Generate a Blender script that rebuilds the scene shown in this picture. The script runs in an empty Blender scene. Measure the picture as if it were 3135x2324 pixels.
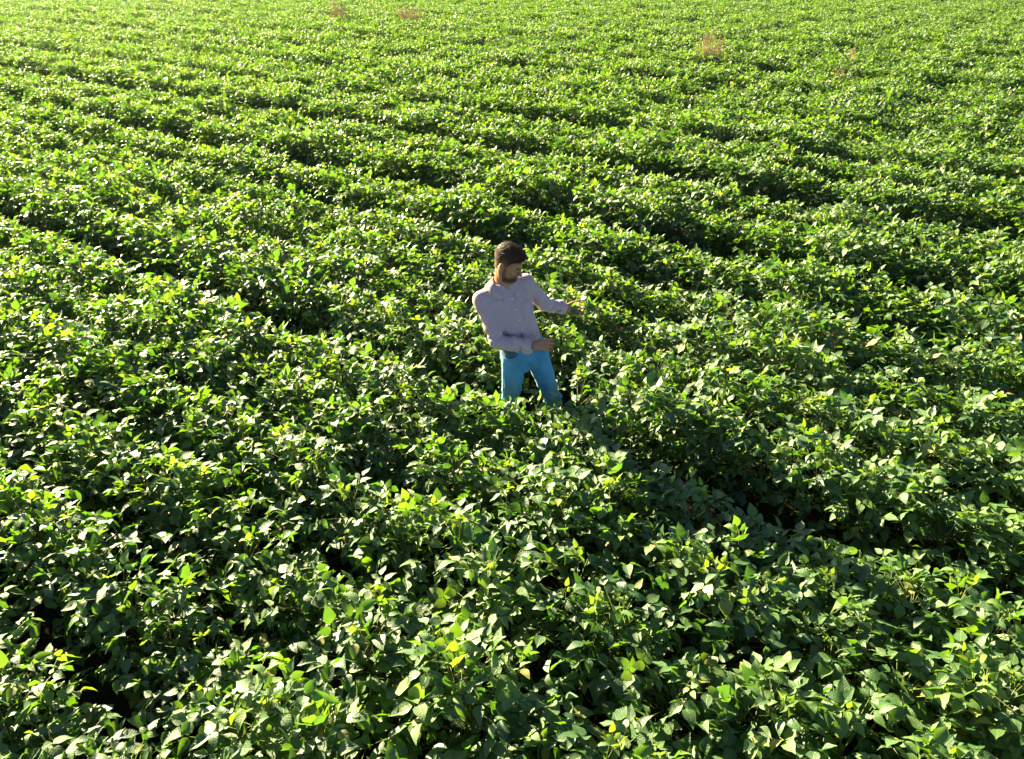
import bpy, math, random
import numpy as np
from mathutils import Vector, Matrix

R = math.radians
random.seed(7)
rng = np.random.default_rng(11)
scene = bpy.context.scene
C = scene.collection

# ------------------------------------------------------------------ camera
CAM_H = 3.52
PITCH = 30.3
cam_d = bpy.data.cameras.new('camera')
cam_d.sensor_width = 36.0
cam_d.lens = 25.7
cam_d.clip_start = 0.05
cam_d.clip_end = 2000
cam = bpy.data.objects.new('camera', cam_d)
C.objects.link(cam)
cam.location = (0, 0, CAM_H)
cam.rotation_euler = (R(90 - PITCH), 0, 0)
scene.camera = cam

# ------------------------------------------------------------------ sky + sun
SUN_EL = 19.0
SUN_AZ = -42.0            # degrees from +Y (camera forward), negative = to the left
world = bpy.data.worlds.new('World')
scene.world = world
world.use_nodes = True
wn = world.node_tree.nodes
wl = world.node_tree.links
wn.clear()
sky = wn.new('ShaderNodeTexSky')
sky.sky_type = 'NISHITA'
sky.sun_disc = False
sky.sun_elevation = R(SUN_EL)
sky.sun_rotation = R(SUN_AZ)
sky.dust_density = 0.4
sky.air_density = 0.3
bg = wn.new('ShaderNodeBackground')
bg.inputs['Strength'].default_value = 0.05
wo = wn.new('ShaderNodeOutputWorld')
wl.new(sky.outputs[0], bg.inputs[0])
wl.new(bg.outputs[0], wo.inputs[0])

sd = bpy.data.lights.new('sun', 'SUN')
sd.energy = 5.0
sd.angle = R(0.5)
sd.color = (1.0, 0.88, 0.50)
sun = bpy.data.objects.new('sun', sd)
C.objects.link(sun)
sv = Vector((math.sin(R(SUN_AZ)) * math.cos(R(SUN_EL)), math.cos(R(SUN_AZ)) * math.cos(R(SUN_EL)), math.sin(R(SUN_EL))))
sun.rotation_euler = sv.to_track_quat('Z', 'Y').to_euler()
sun.location = (-20, 20, 25)

scene.view_settings.view_transform = 'Standard'
scene.view_settings.look = 'None'
scene.view_settings.gamma = 1.0
scene.view_settings.exposure = 2.9
try:
    scene.cycles.max_bounces = 5
    scene.cycles.transmission_bounces = 6
    scene.cycles.diffuse_bounces = 2
except Exception:
    pass

# ------------------------------------------------------------------ helpers
def link(o, parent=None):
    C.objects.link(o)
    if parent is not None:
        o.parent = parent
    return o

def tag(o, label=None, cat=None, group=None, kind=None):
    if label: o['label'] = label
    if cat: o['category'] = cat
    if group: o['group'] = group
    if kind: o['kind'] = kind
    return o

def empty(name, loc, rz=0.0):
    o = bpy.data.objects.new(name, None)
    o.empty_display_size = 0.1
    o.location = loc
    o.rotation_euler = (0, 0, rz)
    C.objects.link(o)
    return o

def mesh_from(name, v, f, mat=None, smooth=True):
    me = bpy.data.meshes.new(name)
    me.from_pydata([tuple(map(float, q)) for q in v], [], [tuple(map(int, q)) for q in f])
    if mat: me.materials.append(mat)
    if smooth:
        me.polygons.foreach_set('use_smooth', [True] * len(me.polygons))
    me.update()
    return me

def part(name, v, f, mat, parent, smooth=True, origin=None):
    v = np.asarray(v, float)
    if origin is not None:
        v = v - np.asarray(origin, float)
    o = bpy.data.objects.new(name, mesh_from(name, v, f, mat, smooth))
    return link(o, parent)

def fattr(me, name, vals):
    a = me.attributes.new(name, 'FLOAT', 'POINT')
    a.data.foreach_set('value', np.asarray(vals, np.float32))

def vattr(me, name, vals):
    a = me.attributes.new(name, 'FLOAT_VECTOR', 'POINT')
    a.data.foreach_set('vector', np.asarray(vals, np.float32).ravel())

class NT:
    def __init__(s, name):
        s.m = bpy.data.materials.new(name)
        s.m.use_nodes = True
        s.t = s.m.node_tree
        s.t.nodes.clear()
        s.out = s.n('ShaderNodeOutputMaterial')
    def n(s, typ, **kw):
        nd = s.t.nodes.new(typ)
        for k, v in kw.items():
            setattr(nd, k, v)
        return nd
    def l(s, a, b):
        s.t.links.new(a, b)
    def val(s, sock, v):
        if hasattr(v, 'is_linked') or hasattr(v, 'links'):
            s.l(v, sock)
        else:
            sock.default_value = v
    def math(s, op, a, b=0.0, c=None, clamp=False):
        nd = s.n('ShaderNodeMath', operation=op, use_clamp=clamp)
        s.val(nd.inputs[0], a); s.val(nd.inputs[1], b)
        if c is not None: s.val(nd.inputs[2], c)
        return nd.outputs[0]
    def mix(s, fac, a, b):
        nd = s.n('ShaderNodeMix', data_type='RGBA')
        s.val(nd.inputs[0], fac); s.val(nd.inputs[6], a); s.val(nd.inputs[7], b)
        return nd.outputs[2]
    def attr(s, name, out='Fac'):
        return s.n('ShaderNodeAttribute', attribute_name=name).outputs[out]
    def noise(s, scale, detail=3.0, vec=None, rough=0.5):
        nd = s.n('ShaderNodeTexNoise')
        nd.inputs['Scale'].default_value = scale
        nd.inputs['Detail'].default_value = detail
        nd.inputs['Roughness'].default_value = rough
        if vec is not None: s.l(vec, nd.inputs['Vector'])
        return nd.outputs['Fac']
    def ramp(s, fac, stops):
        nd = s.n('ShaderNodeValToRGB')
        s.l(fac, nd.inputs[0])
        e = nd.color_ramp.elements
        while len(e) < len(stops): e.new(0.5)
        for k, (p, c) in enumerate(stops):
            e[k].position = p
            e[k].color = (*c, 1.0) if len(c) == 3 else c
        return nd.outputs[0]
    def principled(s, base, rough=0.6, spec=0.4, **kw):
        nd = s.n('ShaderNodeBsdfPrincipled')
        s.val(nd.inputs['Base Color'], base if not isinstance(base, tuple) else (*base, 1.0) if len(base) == 3 else base)
        s.val(nd.inputs['Roughness'], rough)
        s.val(nd.inputs['Specular IOR Level'], spec)
        for k, v in kw.items():
            s.val(nd.inputs[k], v)
        return nd
    def bump(s, h, dist, strength=1.0):
        nd = s.n('ShaderNodeBump')
        nd.inputs['Distance'].default_value = dist
        nd.inputs['Strength'].default_value = strength
        s.l(h, nd.inputs['Height'])
        return nd.outputs[0]
    def done(s, shader):
        s.l(shader, s.out.inputs['Surface'])
        return s.m

# ------------------------------------------------------------------ materials
def leaf_material(name, tint=(1, 1, 1)):
    t = NT(name)
    r = t.attr('leaf_rand')
    age = t.attr('leaf_young')
    oi = t.n('ShaderNodeObjectInfo').outputs['Random']
    k = t.math('MULTIPLY_ADD', oi, 0.35, t.math('MULTIPLY', r, 0.65))
    base = t.ramp(k, [(0.0, (0.016, 0.066, 0.022)), (0.45, (0.038, 0.108, 0.024)), (0.8, (0.074, 0.152, 0.026)), (1.0, (0.115, 0.195, 0.028))])
    base = t.mix(t.math('MULTIPLY', age, 0.8), base, (0.15, 0.26, 0.035, 1))
    trans = t.ramp(k, [(0.0, (0.06, 0.18, 0.010)), (0.5, (0.14, 0.31, 0.010)), (1.0, (0.30, 0.48, 0.012))])
    trans = t.mix(t.math('MULTIPLY', age, 0.7), trans, (0.50, 0.66, 0.03, 1))
    # old yellowing leaves: a few
    old = t.math('GREATER_THAN', r, 0.995)
    base = t.mix(t.math('MULTIPLY', old, 0.75), base, (0.33, 0.27, 0.05, 1))
    uv = t.n('ShaderNodeUVMap', uv_map='leaf_uv').outputs[0]
    sx = t.n('ShaderNodeSeparateXYZ'); t.l(uv, sx.inputs[0])
    u = t.math('ABSOLUTE', t.math('MULTIPLY_ADD', sx.outputs[0], 2.0, -1.0))
    # midrib and side veins
    mid = t.math('SUBTRACT', 1.0, t.math('MULTIPLY', u, 14.0), clamp=True)
    ph = t.math('MULTIPLY_ADD', u, -0.32, sx.outputs[1])
    sv_ = t.math('ABSOLUTE', t.math('SUBTRACT', t.math('FRACT', t.math('MULTIPLY', ph, 6.5)), 0.5))
    side = t.math('SUBTRACT', 1.0, t.math('MULTIPLY', sv_, 9.0), clamp=True)
    vein = t.math('MAXIMUM', mid, t.math('MULTIPLY', side, 0.6))
    base = t.mix(t.math('MULTIPLY', vein, 0.45), base, (0.16, 0.24, 0.05, 1))
    # undersides are paler
    geo = t.n('ShaderNodeNewGeometry')
    base = t.mix(t.math('MULTIPLY', geo.outputs['Backfacing'], 0.45), base, (0.10, 0.16, 0.045, 1))
    pos = t.n('ShaderNodeTexCoord').outputs['Object']
    blot = t.noise(70.0, 2.0, pos)
    base = t.mix(t.math('MULTIPLY', t.math('SUBTRACT', blot, 0.5), 0.6, clamp=True), base, (0.10, 0.16, 0.04, 1))
    h = t.math('MULTIPLY_ADD', vein, -0.6, t.noise(150.0, 2.0, pos))
    bmp = t.bump(h, 0.0022, 0.7)
    rough = t.math('MULTIPLY_ADD', r, 0.14, 0.48)
    p = t.principled(base, rough, 0.85, Normal=bmp)
    tr = t.n('ShaderNodeBsdfTranslucent')
    t.l(trans, tr.inputs['Color'])
    mx = t.n('ShaderNodeMixShader')
    mx.inputs[0].default_value = 0.33
    t.l(p.outputs[0], mx.inputs[1]); t.l(tr.outputs[0], mx.inputs[2])
    return t.done(mx.outputs[0])

M_LEAF = leaf_material('soybean_leaf_surface')

def simple(name, c1, c2, scale=40.0, rough=0.7, spec=0.3, bump=0.0, **kw):
    t = NT(name)
    pos = t.n('ShaderNodeTexCoord').outputs['Object']
    n = t.noise(scale, 3.0, pos)
    col = t.mix(n, (*c1, 1), (*c2, 1))
    if bump:
        kw['Normal'] = t.bump(n, bump)
    return t.done(t.principled(col, rough, spec, **kw).outputs[0])

M_STEM = simple('green_stem', (0.10, 0.15, 0.04), (0.18, 0.20, 0.06), 30)
M_SOIL = simple('dark_soil', (0.009, 0.008, 0.006), (0.020, 0.016, 0.012), 18, 0.95, 0.1, 0.02)
M_SKIN = simple('tanned_skin', (0.38, 0.165, 0.080), (0.47, 0.215, 0.11), 60, 0.5, 0.4, 0.0004,
                **{'Subsurface Weight': 0.12, 'Subsurface Radius': (0.02, 0.008, 0.004), 'Subsurface Scale': 0.5})
M_BROW = simple('dark_brown_hair', (0.024, 0.011, 0.005), (0.085, 0.040, 0.016), 140, 0.6, 0.2)
M_BEARD = simple('dark_beard_stubble', (0.085, 0.045, 0.028), (0.15, 0.078, 0.048), 220, 0.8, 0.2, 0.001)
M_EYE = simple('eye_white', (0.42, 0.38, 0.35), (0.5, 0.46, 0.42), 10, 0.2, 0.5)
M_IRIS = simple('dark_iris', (0.02, 0.012, 0.008), (0.04, 0.02, 0.012), 50, 0.2, 0.5)
M_LIP = simple('lip_skin', (0.25, 0.09, 0.07), (0.30, 0.12, 0.09), 60, 0.5, 0.4)
M_BUTTON = simple('pearl_button', (0.75, 0.74, 0.74), (0.85, 0.84, 0.84), 30, 0.25, 0.6)
M_RIVET = simple('metal_rivet', (0.6, 0.55, 0.48), (0.7, 0.66, 0.6), 30, 0.3, 0.6, Metallic=0.9)
M_SHOE = simple('brown_leather', (0.09, 0.05, 0.03), (0.13, 0.08, 0.05), 30, 0.5, 0.4, 0.001)
M_BELT = simple('dark_belt_leather', (0.02, 0.014, 0.012), (0.035, 0.025, 0.02), 30, 0.5, 0.4)

def hair_material(name, c1, c2, scale, fade_to, amount, rough):
    # clipped short towards the edges, so the skin shows through there
    t = NT(name)
    pos = t.n('ShaderNodeTexCoord').outputs['Object']
    col = t.mix(t.noise(scale, 3.0, pos), (*c1, 1), (*c2, 1))
    col = t.mix(t.math('MULTIPLY', t.attr('short'), amount), col, (*fade_to, 1))
    return t.done(t.principled(col, rough, 0.2).outputs[0])
M_HAIR = hair_material('dark_brown_hair_faded', (0.024, 0.011, 0.005), (0.085, 0.040, 0.016), 140, (0.24, 0.11, 0.058), 0.75, 0.6)
M_BEARD = hair_material('clipped_beard', (0.050, 0.026, 0.016), (0.11, 0.058, 0.036), 220, (0.30, 0.135, 0.07), 0.85, 0.8)

def gingham(name, pitch=0.0068):
    t = NT(name)
    c = t.attr('cloth', 'Vector')
    s = t.n('ShaderNodeSeparateXYZ'); t.l(c, s.inputs[0])
    def stripe(o):
        fr = t.math('FRACT', t.math('MULTIPLY', o, 1.0 / pitch))
        return t.math('GREATER_THAN', fr, 0.58)
    a = stripe(s.outputs[0]); b = stripe(s.outputs[1])
    k = t.math('MULTIPLY', t.math('ADD', a, b), 0.5)
    col = t.ramp(k, [(0.0, (0.82, 0.67, 0.61)), (0.5, (0.48, 0.29, 0.32)), (1.0, (0.22, 0.09, 0.13))])
    pos = t.n('ShaderNodeTexCoord').outputs['Object']
    fuzz = t.noise(900, 2, pos)
    p = t.principled(col, 0.85, 0.15, Normal=t.bump(fuzz, 0.0008))
    p.inputs['Sheen Weight'].default_value = 0.15
    tr = t.n('ShaderNodeBsdfTranslucent'); t.l(col, tr.inputs[0])
    mx = t.n('ShaderNodeMixShader'); mx.inputs[0].default_value = 0.08
    t.l(p.outputs[0], mx.inputs[1]); t.l(tr.outputs[0], mx.inputs[2])
    return t.done(mx.outputs[0])
M_SHIRT = gingham('gingham_shirt_cotton')

def denim(name, dark=1.0):
    t = NT(name)
    pos = t.n('ShaderNodeTexCoord').outputs['Object']
    big = t.noise(7.0, 3.0, pos)
    fine = t.noise(500.0, 2.0, pos)
    col = t.ramp(big, [(0.3, (0.012 * dark, 0.145 * dark, 0.280 * dark)), (0.7, (0.055 * dark, 0.290 * dark, 0.450 * dark))])
    wear = t.attr('wear')
    col = t.mix(t.math('MULTIPLY', wear, 0.7), col, (0.20, 0.36, 0.42, 1))
    col = t.mix(t.math('MULTIPLY', fine, 0.18), col, (0.35, 0.45, 0.5, 1))
    p = t.principled(col, 0.85, 0.15, Normal=t.bump(fine, 0.0012))
    p.inputs['Sheen Weight'].default_value = 0.2
    return t.done(p.outputs[0])
M_DENIM = denim('faded_blue_denim')
M_DENIM_D = denim('dark_blue_denim', 0.35)

# ------------------------------------------------------------------ ground
def build_ground():
    n = 60
    S = 300.0
    xs = np.linspace(-S, S, n + 1)
    v = []; f = []
    for j, y in enumerate(xs):
        for i, x in enumerate(xs):
            v.append((x, y, 0.0))
    for j in range(n):
        for i in range(n):
            a = j * (n + 1) + i
            f.append((a, a + 1, a + n + 2, a + n + 1))
    o = part('ground', v, f, M_SOIL, None)
    tag(o, kind='structure', label='dark bare soil under the soybean crop')
build_ground()

# ------------------------------------------------------------------ soybean plants
ST_V = (0.0, 0.10, 0.26, 0.45, 0.65, 0.84, 1.0)
ST_W = (0.0, 0.62, 0.98, 0.92, 0.64, 0.28, 0.0)

SUNV = sv.copy()
class LeafMesh:
    def __init__(s):
        s.v = []; s.f = []; s.uv = []; s.r = []; s.y = []
    def leaflet(s, base, d, up, L, W, fold, curl, rnd, young, twist=0.0):
        """base point, unit direction, unit up; fold lifts the edges, curl bends the tip down"""
        d = d.normalized()
        side = d.cross(up).normalized()
        if twist:
            side = (Matrix.Rotation(twist, 3, d) @ side)
        nrm = side.cross(d).normalized()
        b0 = len(s.v)
        n = len(ST_V)
        p = Vector(base)
        ang = curl * -0.35
        prev = 0.0
        mids = []
        for v in ST_V:
            step = (v - prev) * L
            ang_v = ang + curl * v
            dd = d * math.cos(ang_v) - nrm * math.sin(ang_v)
            p = p + dd * step
            prev = v
            mids.append((p.copy(), dd.cross(side) * -1.0))
        idx_m = []; idx_l = []; idx_r = []
        wav = random.uniform(-1, 1)
        for k, v in enumerate(ST_V):
            pm, nn = mids[k]
            idx_m.append(len(s.v)); s._add(pm, 0.5, v, rnd, young)
            if 0 < k < n - 1:
                w = ST_W[k] * W * 0.5
                rip = math.sin(k * 2.1 + wav * 3) * 0.05 * W
                for sg, lst in ((-1, idx_l), (1, idx_r)):
                    q = pm + side * (sg * w * math.cos(fold)) + nrm * (w * math.sin(fold) + rip)
                    lst.append(len(s.v)); s._add(q, 0.5 + 0.5 * sg * ST_W[k], v, rnd, young)
        for lst, flip in ((idx_l, False), (idx_r, True)):
            fs = [(idx_m[0], idx_m[1], lst[0])]
            for k in range(len(lst) - 1):
                fs.append((idx_m[k + 1], idx_m[k + 2], lst[k + 1], lst[k]))
            fs.append((idx_m[n - 2], idx_m[n - 1], lst[-1]))
            for q in fs:
                s.f.append(tuple(reversed(q)) if flip else q)
    def _add(s, p, u, v, r, y):
        s.v.append(tuple(p)); s.uv.append((u, v)); s.r.append(r); s.y.append(y)
    def trifoliate(s, p, az, tilt, L, rnd, young, droop=0.25, roll=None):
        """three leaflets at p, the middle one pointing to azimuth az"""
        out = Vector((math.cos(az), math.sin(az), 0))
        d0 = (out * math.cos(tilt) + Vector((0, 0, 1)) * math.sin(tilt)).normalized()
        sd_ = d0.cross(Vector((0, 0, 1))).normalized()
        up0 = sd_.cross(d0).normalized()
        rr = random.gauss(0, 0.35) if roll is None else roll
        Rm = Matrix.Rotation(rr, 3, d0)
        up0 = Rm @ up0
        # leaves turn their faces a little towards the sun
        up0 = (up0 + SUNV * 0.30).normalized()
        d0 = (d0 - up0 * d0.dot(up0)).normalized()
        sd_ = d0.cross(up0)
        for k, (a, off, ls) in enumerate(((0.0, 0.024, 1.08), (1.25, 0.004, 0.95), (-1.25, 0.004, 0.95))):
            a2 = a + random.gauss(0, 0.15)
            dd = d0 * math.cos(a2) + sd_ * math.sin(a2)
            dr = random.gauss(droop, 0.38)
            dd2 = (dd * math.cos(dr) - up0 * math.sin(dr)).normalized()
            uu = (up0 * math.cos(dr) + dd * math.sin(dr)).normalized()
            l = L * ls * random.uniform(0.88, 1.1)
            s.leaflet(p + dd * off, dd2, uu, l, l * random.uniform(0.58, 0.74), random.uniform(0.05, 0.5),
                      random.gauss(0.45, 0.4), min(1.0, max(0.0, rnd + random.gauss(0, 0.12))), young, random.gauss(0, 0.22))
    def mesh(s, name, mat):
        me = mesh_from(name, s.v, s.f, mat)
        uvl = me.uv_layers.new(name='leaf_uv')
        li = np.empty(len(me.loops), np.int32)
        me.loops.foreach_get('vertex_index', li)
        uvl.data.foreach_set('uv', np.asarray(s.uv, np.float32)[li].ravel())
        fattr(me, 'leaf_rand', s.r)
        fattr(me, 'leaf_young', s.y)
        return me

def tube_into(v, f, pts, radii, n=4):
    pts = [Vector(p) for p in pts]
    rings = []
    for k, p in enumerate(pts):
        a = pts[max(0, k - 1)]; b = pts[min(len(pts) - 1, k + 1)]
        d = (b - a).normalized()
        x = d.orthogonal().normalized(); y = d.cross(x)
        ring = []
        for i in range(n):
            t = 2 * math.pi * i / n
            ring.append(len(v)); v.append(tuple(p + (x * math.cos(t) + y * math.sin(t)) * radii[k]))
        rings.append(ring)
    for a, b in zip(rings, rings[1:]):
        for i in range(n):
            f.append((a[i], a[(i + 1) % n], b[(i + 1) % n], b[i]))
    f.append(tuple(reversed(rings[0]))); f.append(tuple(rings[-1]))

def make_plant_meshes(k):
    random.seed(100 + k)
    lm = LeafMesh()
    sv_, sf = [], []
    H = random.uniform(0.65, 0.75)
    lean = Vector((random.gauss(0, 0.03), random.gauss(0, 0.03), 0))
    def stem_at(z):
        return lean * (z / H) ** 2 + Vector((0, 0, z))
    tube_into(sv_, sf, [stem_at(z) for z in (0, H * 0.35, H * 0.7, H * 0.97)], [0.0045, 0.004, 0.003, 0.002], 5)
    n = 39
    for i in range(n):
        top = i < 22
        az = i * 2.399963 + random.gauss(0, 0.35)
        if top:
            r = 0.265 * math.sqrt(random.uniform(0.0, 1.0))
            z = H + 0.03 - (r / 0.265) ** 2 * 0.17 - random.expovariate(1 / 0.035) + random.gauss(0, 0.018)
        else:
            r = random.uniform(0.08, 0.31)
            z = random.uniform(0.18, H - 0.14)
        p = lean + Vector((math.cos(az) * r, math.sin(az) * r, z))
        zn = max(0.06, z - random.uniform(0.06, 0.14) - r * 0.3)
        a = stem_at(min(zn, H * 0.95))
        m = (a + p) / 2 + Vector((0, 0, 0.02))
        tube_into(sv_, sf, [a, m, p], [0.0018, 0.0016, 0.0013], 3)
        L = random.uniform(0.060, 0.091) * (1.0 if top else 1.05)
        tilt = random.gauss(0.12 if top else -0.1, 0.38)
        upr = random.random()
        if top and upr < 0.16:
            tilt = random.uniform(0.75, 1.35)
        rnd = min(1.0, max(0.0, random.gauss(0.5, 0.22)))
        lm.trifoliate(p, az + random.gauss(0, 0.5), tilt, L, rnd, max(0.0, random.gauss(0.0, 0.10)) if top else 0.0, random.uniform(0.0, 0.5))
    # young leaves at the growing tip
    for i in range(random.choice((1, 2, 2, 3))):
        az = random.uniform(0, 6.28)
        p = stem_at(H * 0.97) + Vector((math.cos(az) * 0.02, math.sin(az) * 0.02, 0.025 + 0.03 * random.random()))
        tube_into(sv_, sf, [stem_at(H * 0.96), p], [0.0015, 0.001], 3)
        lm.trifoliate(p, az, random.uniform(0.4, 1.2), random.uniform(0.034, 0.055), 0.8, random.uniform(0.4, 0.9), random.uniform(-0.3, 0.2))
    return lm.mesh('foliage', M_LEAF), mesh_from('stem', sv_, sf, M_STEM)

NVAR = 22
plant_meshes = [make_plant_meshes(k) for k in range(NVAR)]

# row layout: rows run 52.5 degrees left of the camera's forward direction
ROW_AZ = 55.0
row_dir = np.array([-math.sin(R(ROW_AZ)), math.cos(R(ROW_AZ))])
row_nrm = np.array([math.cos(R(ROW_AZ)), math.sin(R(ROW_AZ))])
gaps = {-6.4: 0.31, -5.1: 0.31, -3.8: 0.31, -2.5: 0.33, -1.2: 0.31, 0.1: 0.31, 1.35: 0.31, 2.6: 0.31, 3.82: 0.50, 5.25: 0.33, 6.7: 0.44,
        8.0: 0.58, 9.25: 0.31, 10.5: 0.68, 11.8: 0.31, 13.1: 0.66, 14.6: 0.33, 16.1: 0.62, 17.7: 0.33, 19.3: 0.80, 21.0: 0.33}
g_ = 22.8
while g_ < 100:
    gaps[g_] = (0.80, 0.36)[int(round((g_ - 22.8) / 1.75)) % 2]
    g_ += 1.75
gk = sorted(gaps)
rows = []
for a, b in zip(gk, gk[1:]):
    wa = gaps[a]; wb = 0.40 if b == 3.82 else gaps[b]
    span = (b - wb) - (a + wa)
    n = max(1, int(round(span / 0.50)))
    for k in range(n + 1):
        rows.append(a + wa + span * k / n)

LEGS = [((0.02, 4.84), (-0.03, 4.80)), ((0.18, 4.92), (0.36, 4.90))]
def seg_dist(p, a, b):
    p = np.array(p); a = np.array(a); b = np.array(b)
    t = np.clip(np.dot(p - a, b - a) / max(1e-9, np.dot(b - a, b - a)), 0, 1)
    return np.linalg.norm(p - a - (b - a) * t)

sp, cp = math.sin(R(PITCH)), math.cos(R(PITCH))
FP = 25.7 / 36.0
def proj(x, y, z):
    dep = y * cp + (CAM_H - z) * sp
    up = y * sp - (CAM_H - z) * cp
    return x / dep * FP, up / dep * FP, dep      # half extents: 0.5, 0.3707

def wob(t, row):
    return 0.035 * math.sin(t * 0.7 + row * 0.4) + 0.02 * math.sin(t * 2.9 + row * 5.1)

plants = []
for ri, off in enumerate(rows):
    t = -100.0
    while t < 140.0:
        c = row_nrm * off + row_dir * t
        dist = math.hypot(c[0], c[1])
        step = 0.138 if dist < 30 else 0.20
        t += step * rng.uniform(0.75, 1.25)
        c = row_nrm * (off + wob(t, ri) + rng.normal(0, 0.035)) + row_dir * t
        if 3.2 < off < 3.7:      # the gap the man stands in opens up to his right
            c = c - row_nrm * 0.0 * float(np.clip((c[0] - 0.7) / 0.9, 0, 1))
        x, y = float(c[0]), float(c[1])
        if y < 0.2 or y > 88: continue
        if abs(x) > 0.73 * (y + 2.0) + 2.2: continue
        if min(seg_dist((x, y), *s) for s in LEGS) < 0.20: continue
        # hollow behind and right of the man's legs, plants left out so that it falls dark
        if math.hypot(x - 0.20, y - 5.14) < 0.30 or math.hypot(x - 0.52, y - 4.72) < 0.20: continue
        # height varies in drifts along the rows
        hz = 1.0 + 0.07 * math.sin(x * 0.9 + 1.0) * math.sin(y * 0.8) + 0.05 * math.sin(x * 2.3 - y * 1.7) + rng.normal(0, 0.04)
        s = float(np.clip(hz, 0.78, 1.20)) * (1.0 if dist < 30 else 1.06)
        plants.append((x, y, s, rng.normal(0, 0.75), rng.normal(0, 0.10), rng.normal(0, 0.10), int(rng.integers(NVAR))))

for x, y in ((-0.14, 4.40), (0.02, 4.36), (0.17, 4.38), (0.33, 4.42), (0.48, 4.38)):
    plants.append((x, y, 1.0, x * 1.5, 0.0, 0.0, int(rng.integers(NVAR))))
inview = []
for i, p in enumerate(plants):
    u, v, dep = proj(p[0], p[1], 0.62)
    if dep > 0 and abs(u) < 0.54 and -0.42 < v < 0.40:
        inview.append((dep, i))
inview.sort()
near = set(i for _, i in inview[:300])

first = {}
def place_plant(x, y, s, rz, rx, ry, var):
    root = empty('soybean_plant', (x, y, 0), 0)
    root.rotation_euler = (rx, ry, rz)
    root.scale = (s, s, s)
    tag(root, 'leafy green soybean plant in the rows closest to the camera, below the man',
        'soybean plant', 'soybean plants in the nearest rows')
    fo = bpy.data.objects.new('foliage', plant_meshes[var][0]); link(fo, root)
    so = bpy.data.objects.new('stem', plant_meshes[var][1]); link(so, root)
    first.setdefault(var, (fo, so))
for i in sorted(near):
    place_plant(*plants[i])

# the rest of the field: one crop mass, plants set out on points by geometry nodes
far = [p for i, p in enumerate(plants) if i not in near]
me = bpy.data.meshes.new('soybean_crop')
me.from_pydata([(p[0], p[1], 0.0) for p in far], [], [])
a = me.attributes.new('rot', 'FLOAT_VECTOR', 'POINT'); a.data.foreach_set('vector', np.array([(p[4], p[5], p[3]) for p in far], np.float32).ravel())
a = me.attributes.new('scl', 'FLOAT', 'POINT'); a.data.foreach_set('value', np.array([p[2] for p in far], np.float32))
a = me.attributes.new('var', 'INT', 'POINT'); a.data.foreach_set('value', np.array([p[6] for p in far], np.int32))
crop = bpy.data.objects.new('soybean_crop', me)
C.objects.link(crop)
tag(crop, 'dense green soybean crop in rows covering the whole field', 'crop', kind='stuff')
ng = bpy.data.node_groups.new('crop_rows', 'GeometryNodeTree')
ng.interface.new_socket('Geometry', in_out='INPUT', socket_type='NodeSocketGeometry')
ng.interface.new_socket('Geometry', in_out='OUTPUT', socket_type='NodeSocketGeometry')
gi = ng.nodes.new('NodeGroupInput'); go = ng.nodes.new('NodeGroupOutput')
iop = ng.nodes.new('GeometryNodeInstanceOnPoints')
ng.links.new(gi.outputs[0], iop.inputs['Points'])
join = ng.nodes.new('GeometryNodeJoinGeometry')
for k in sorted(first):
    jj = ng.nodes.new('GeometryNodeJoinGeometry')
    for ob in first[k]:
        inf = ng.nodes.new('GeometryNodeObjectInfo')
        inf.transform_space = 'ORIGINAL'
        inf.inputs['Object'].default_value = ob
        ng.links.new(inf.outputs['Geometry'], jj.inputs[0])
    g2i = ng.nodes.new('GeometryNodeGeometryToInstance')
    ng.links.new(jj.outputs[0], g2i.inputs[0])
    ng.links.new(g2i.outputs[0], join.inputs[0])
ng.links.new(join.outputs[0], iop.inputs['Instance'])
iop.inputs['Pick Instance'].default_value = True
def named(name, typ):
    nd = ng.nodes.new('GeometryNodeInputNamedAttribute')
    nd.data_type = typ
    nd.inputs['Name'].default_value = name
    return nd.outputs['Attribute']
ng.links.new(named('var', 'INT'), iop.inputs['Instance Index'])
e2r = ng.nodes.new('FunctionNodeEulerToRotation')
ng.links.new(named('rot', 'FLOAT_VECTOR'), e2r.inputs[0])
ng.links.new(e2r.outputs[0], iop.inputs['Rotation'])
ng.links.new(named('scl', 'FLOAT'), iop.inputs['Scale'])
ng.links.new(iop.outputs[0], go.inputs[0])
md = crop.modifiers.new('rows', 'NODES')
md.node_group = ng

# ------------------------------------------------------------------ the man: implicit surfaces turned into meshes
def V3(*a): return np.array(a, float)

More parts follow.
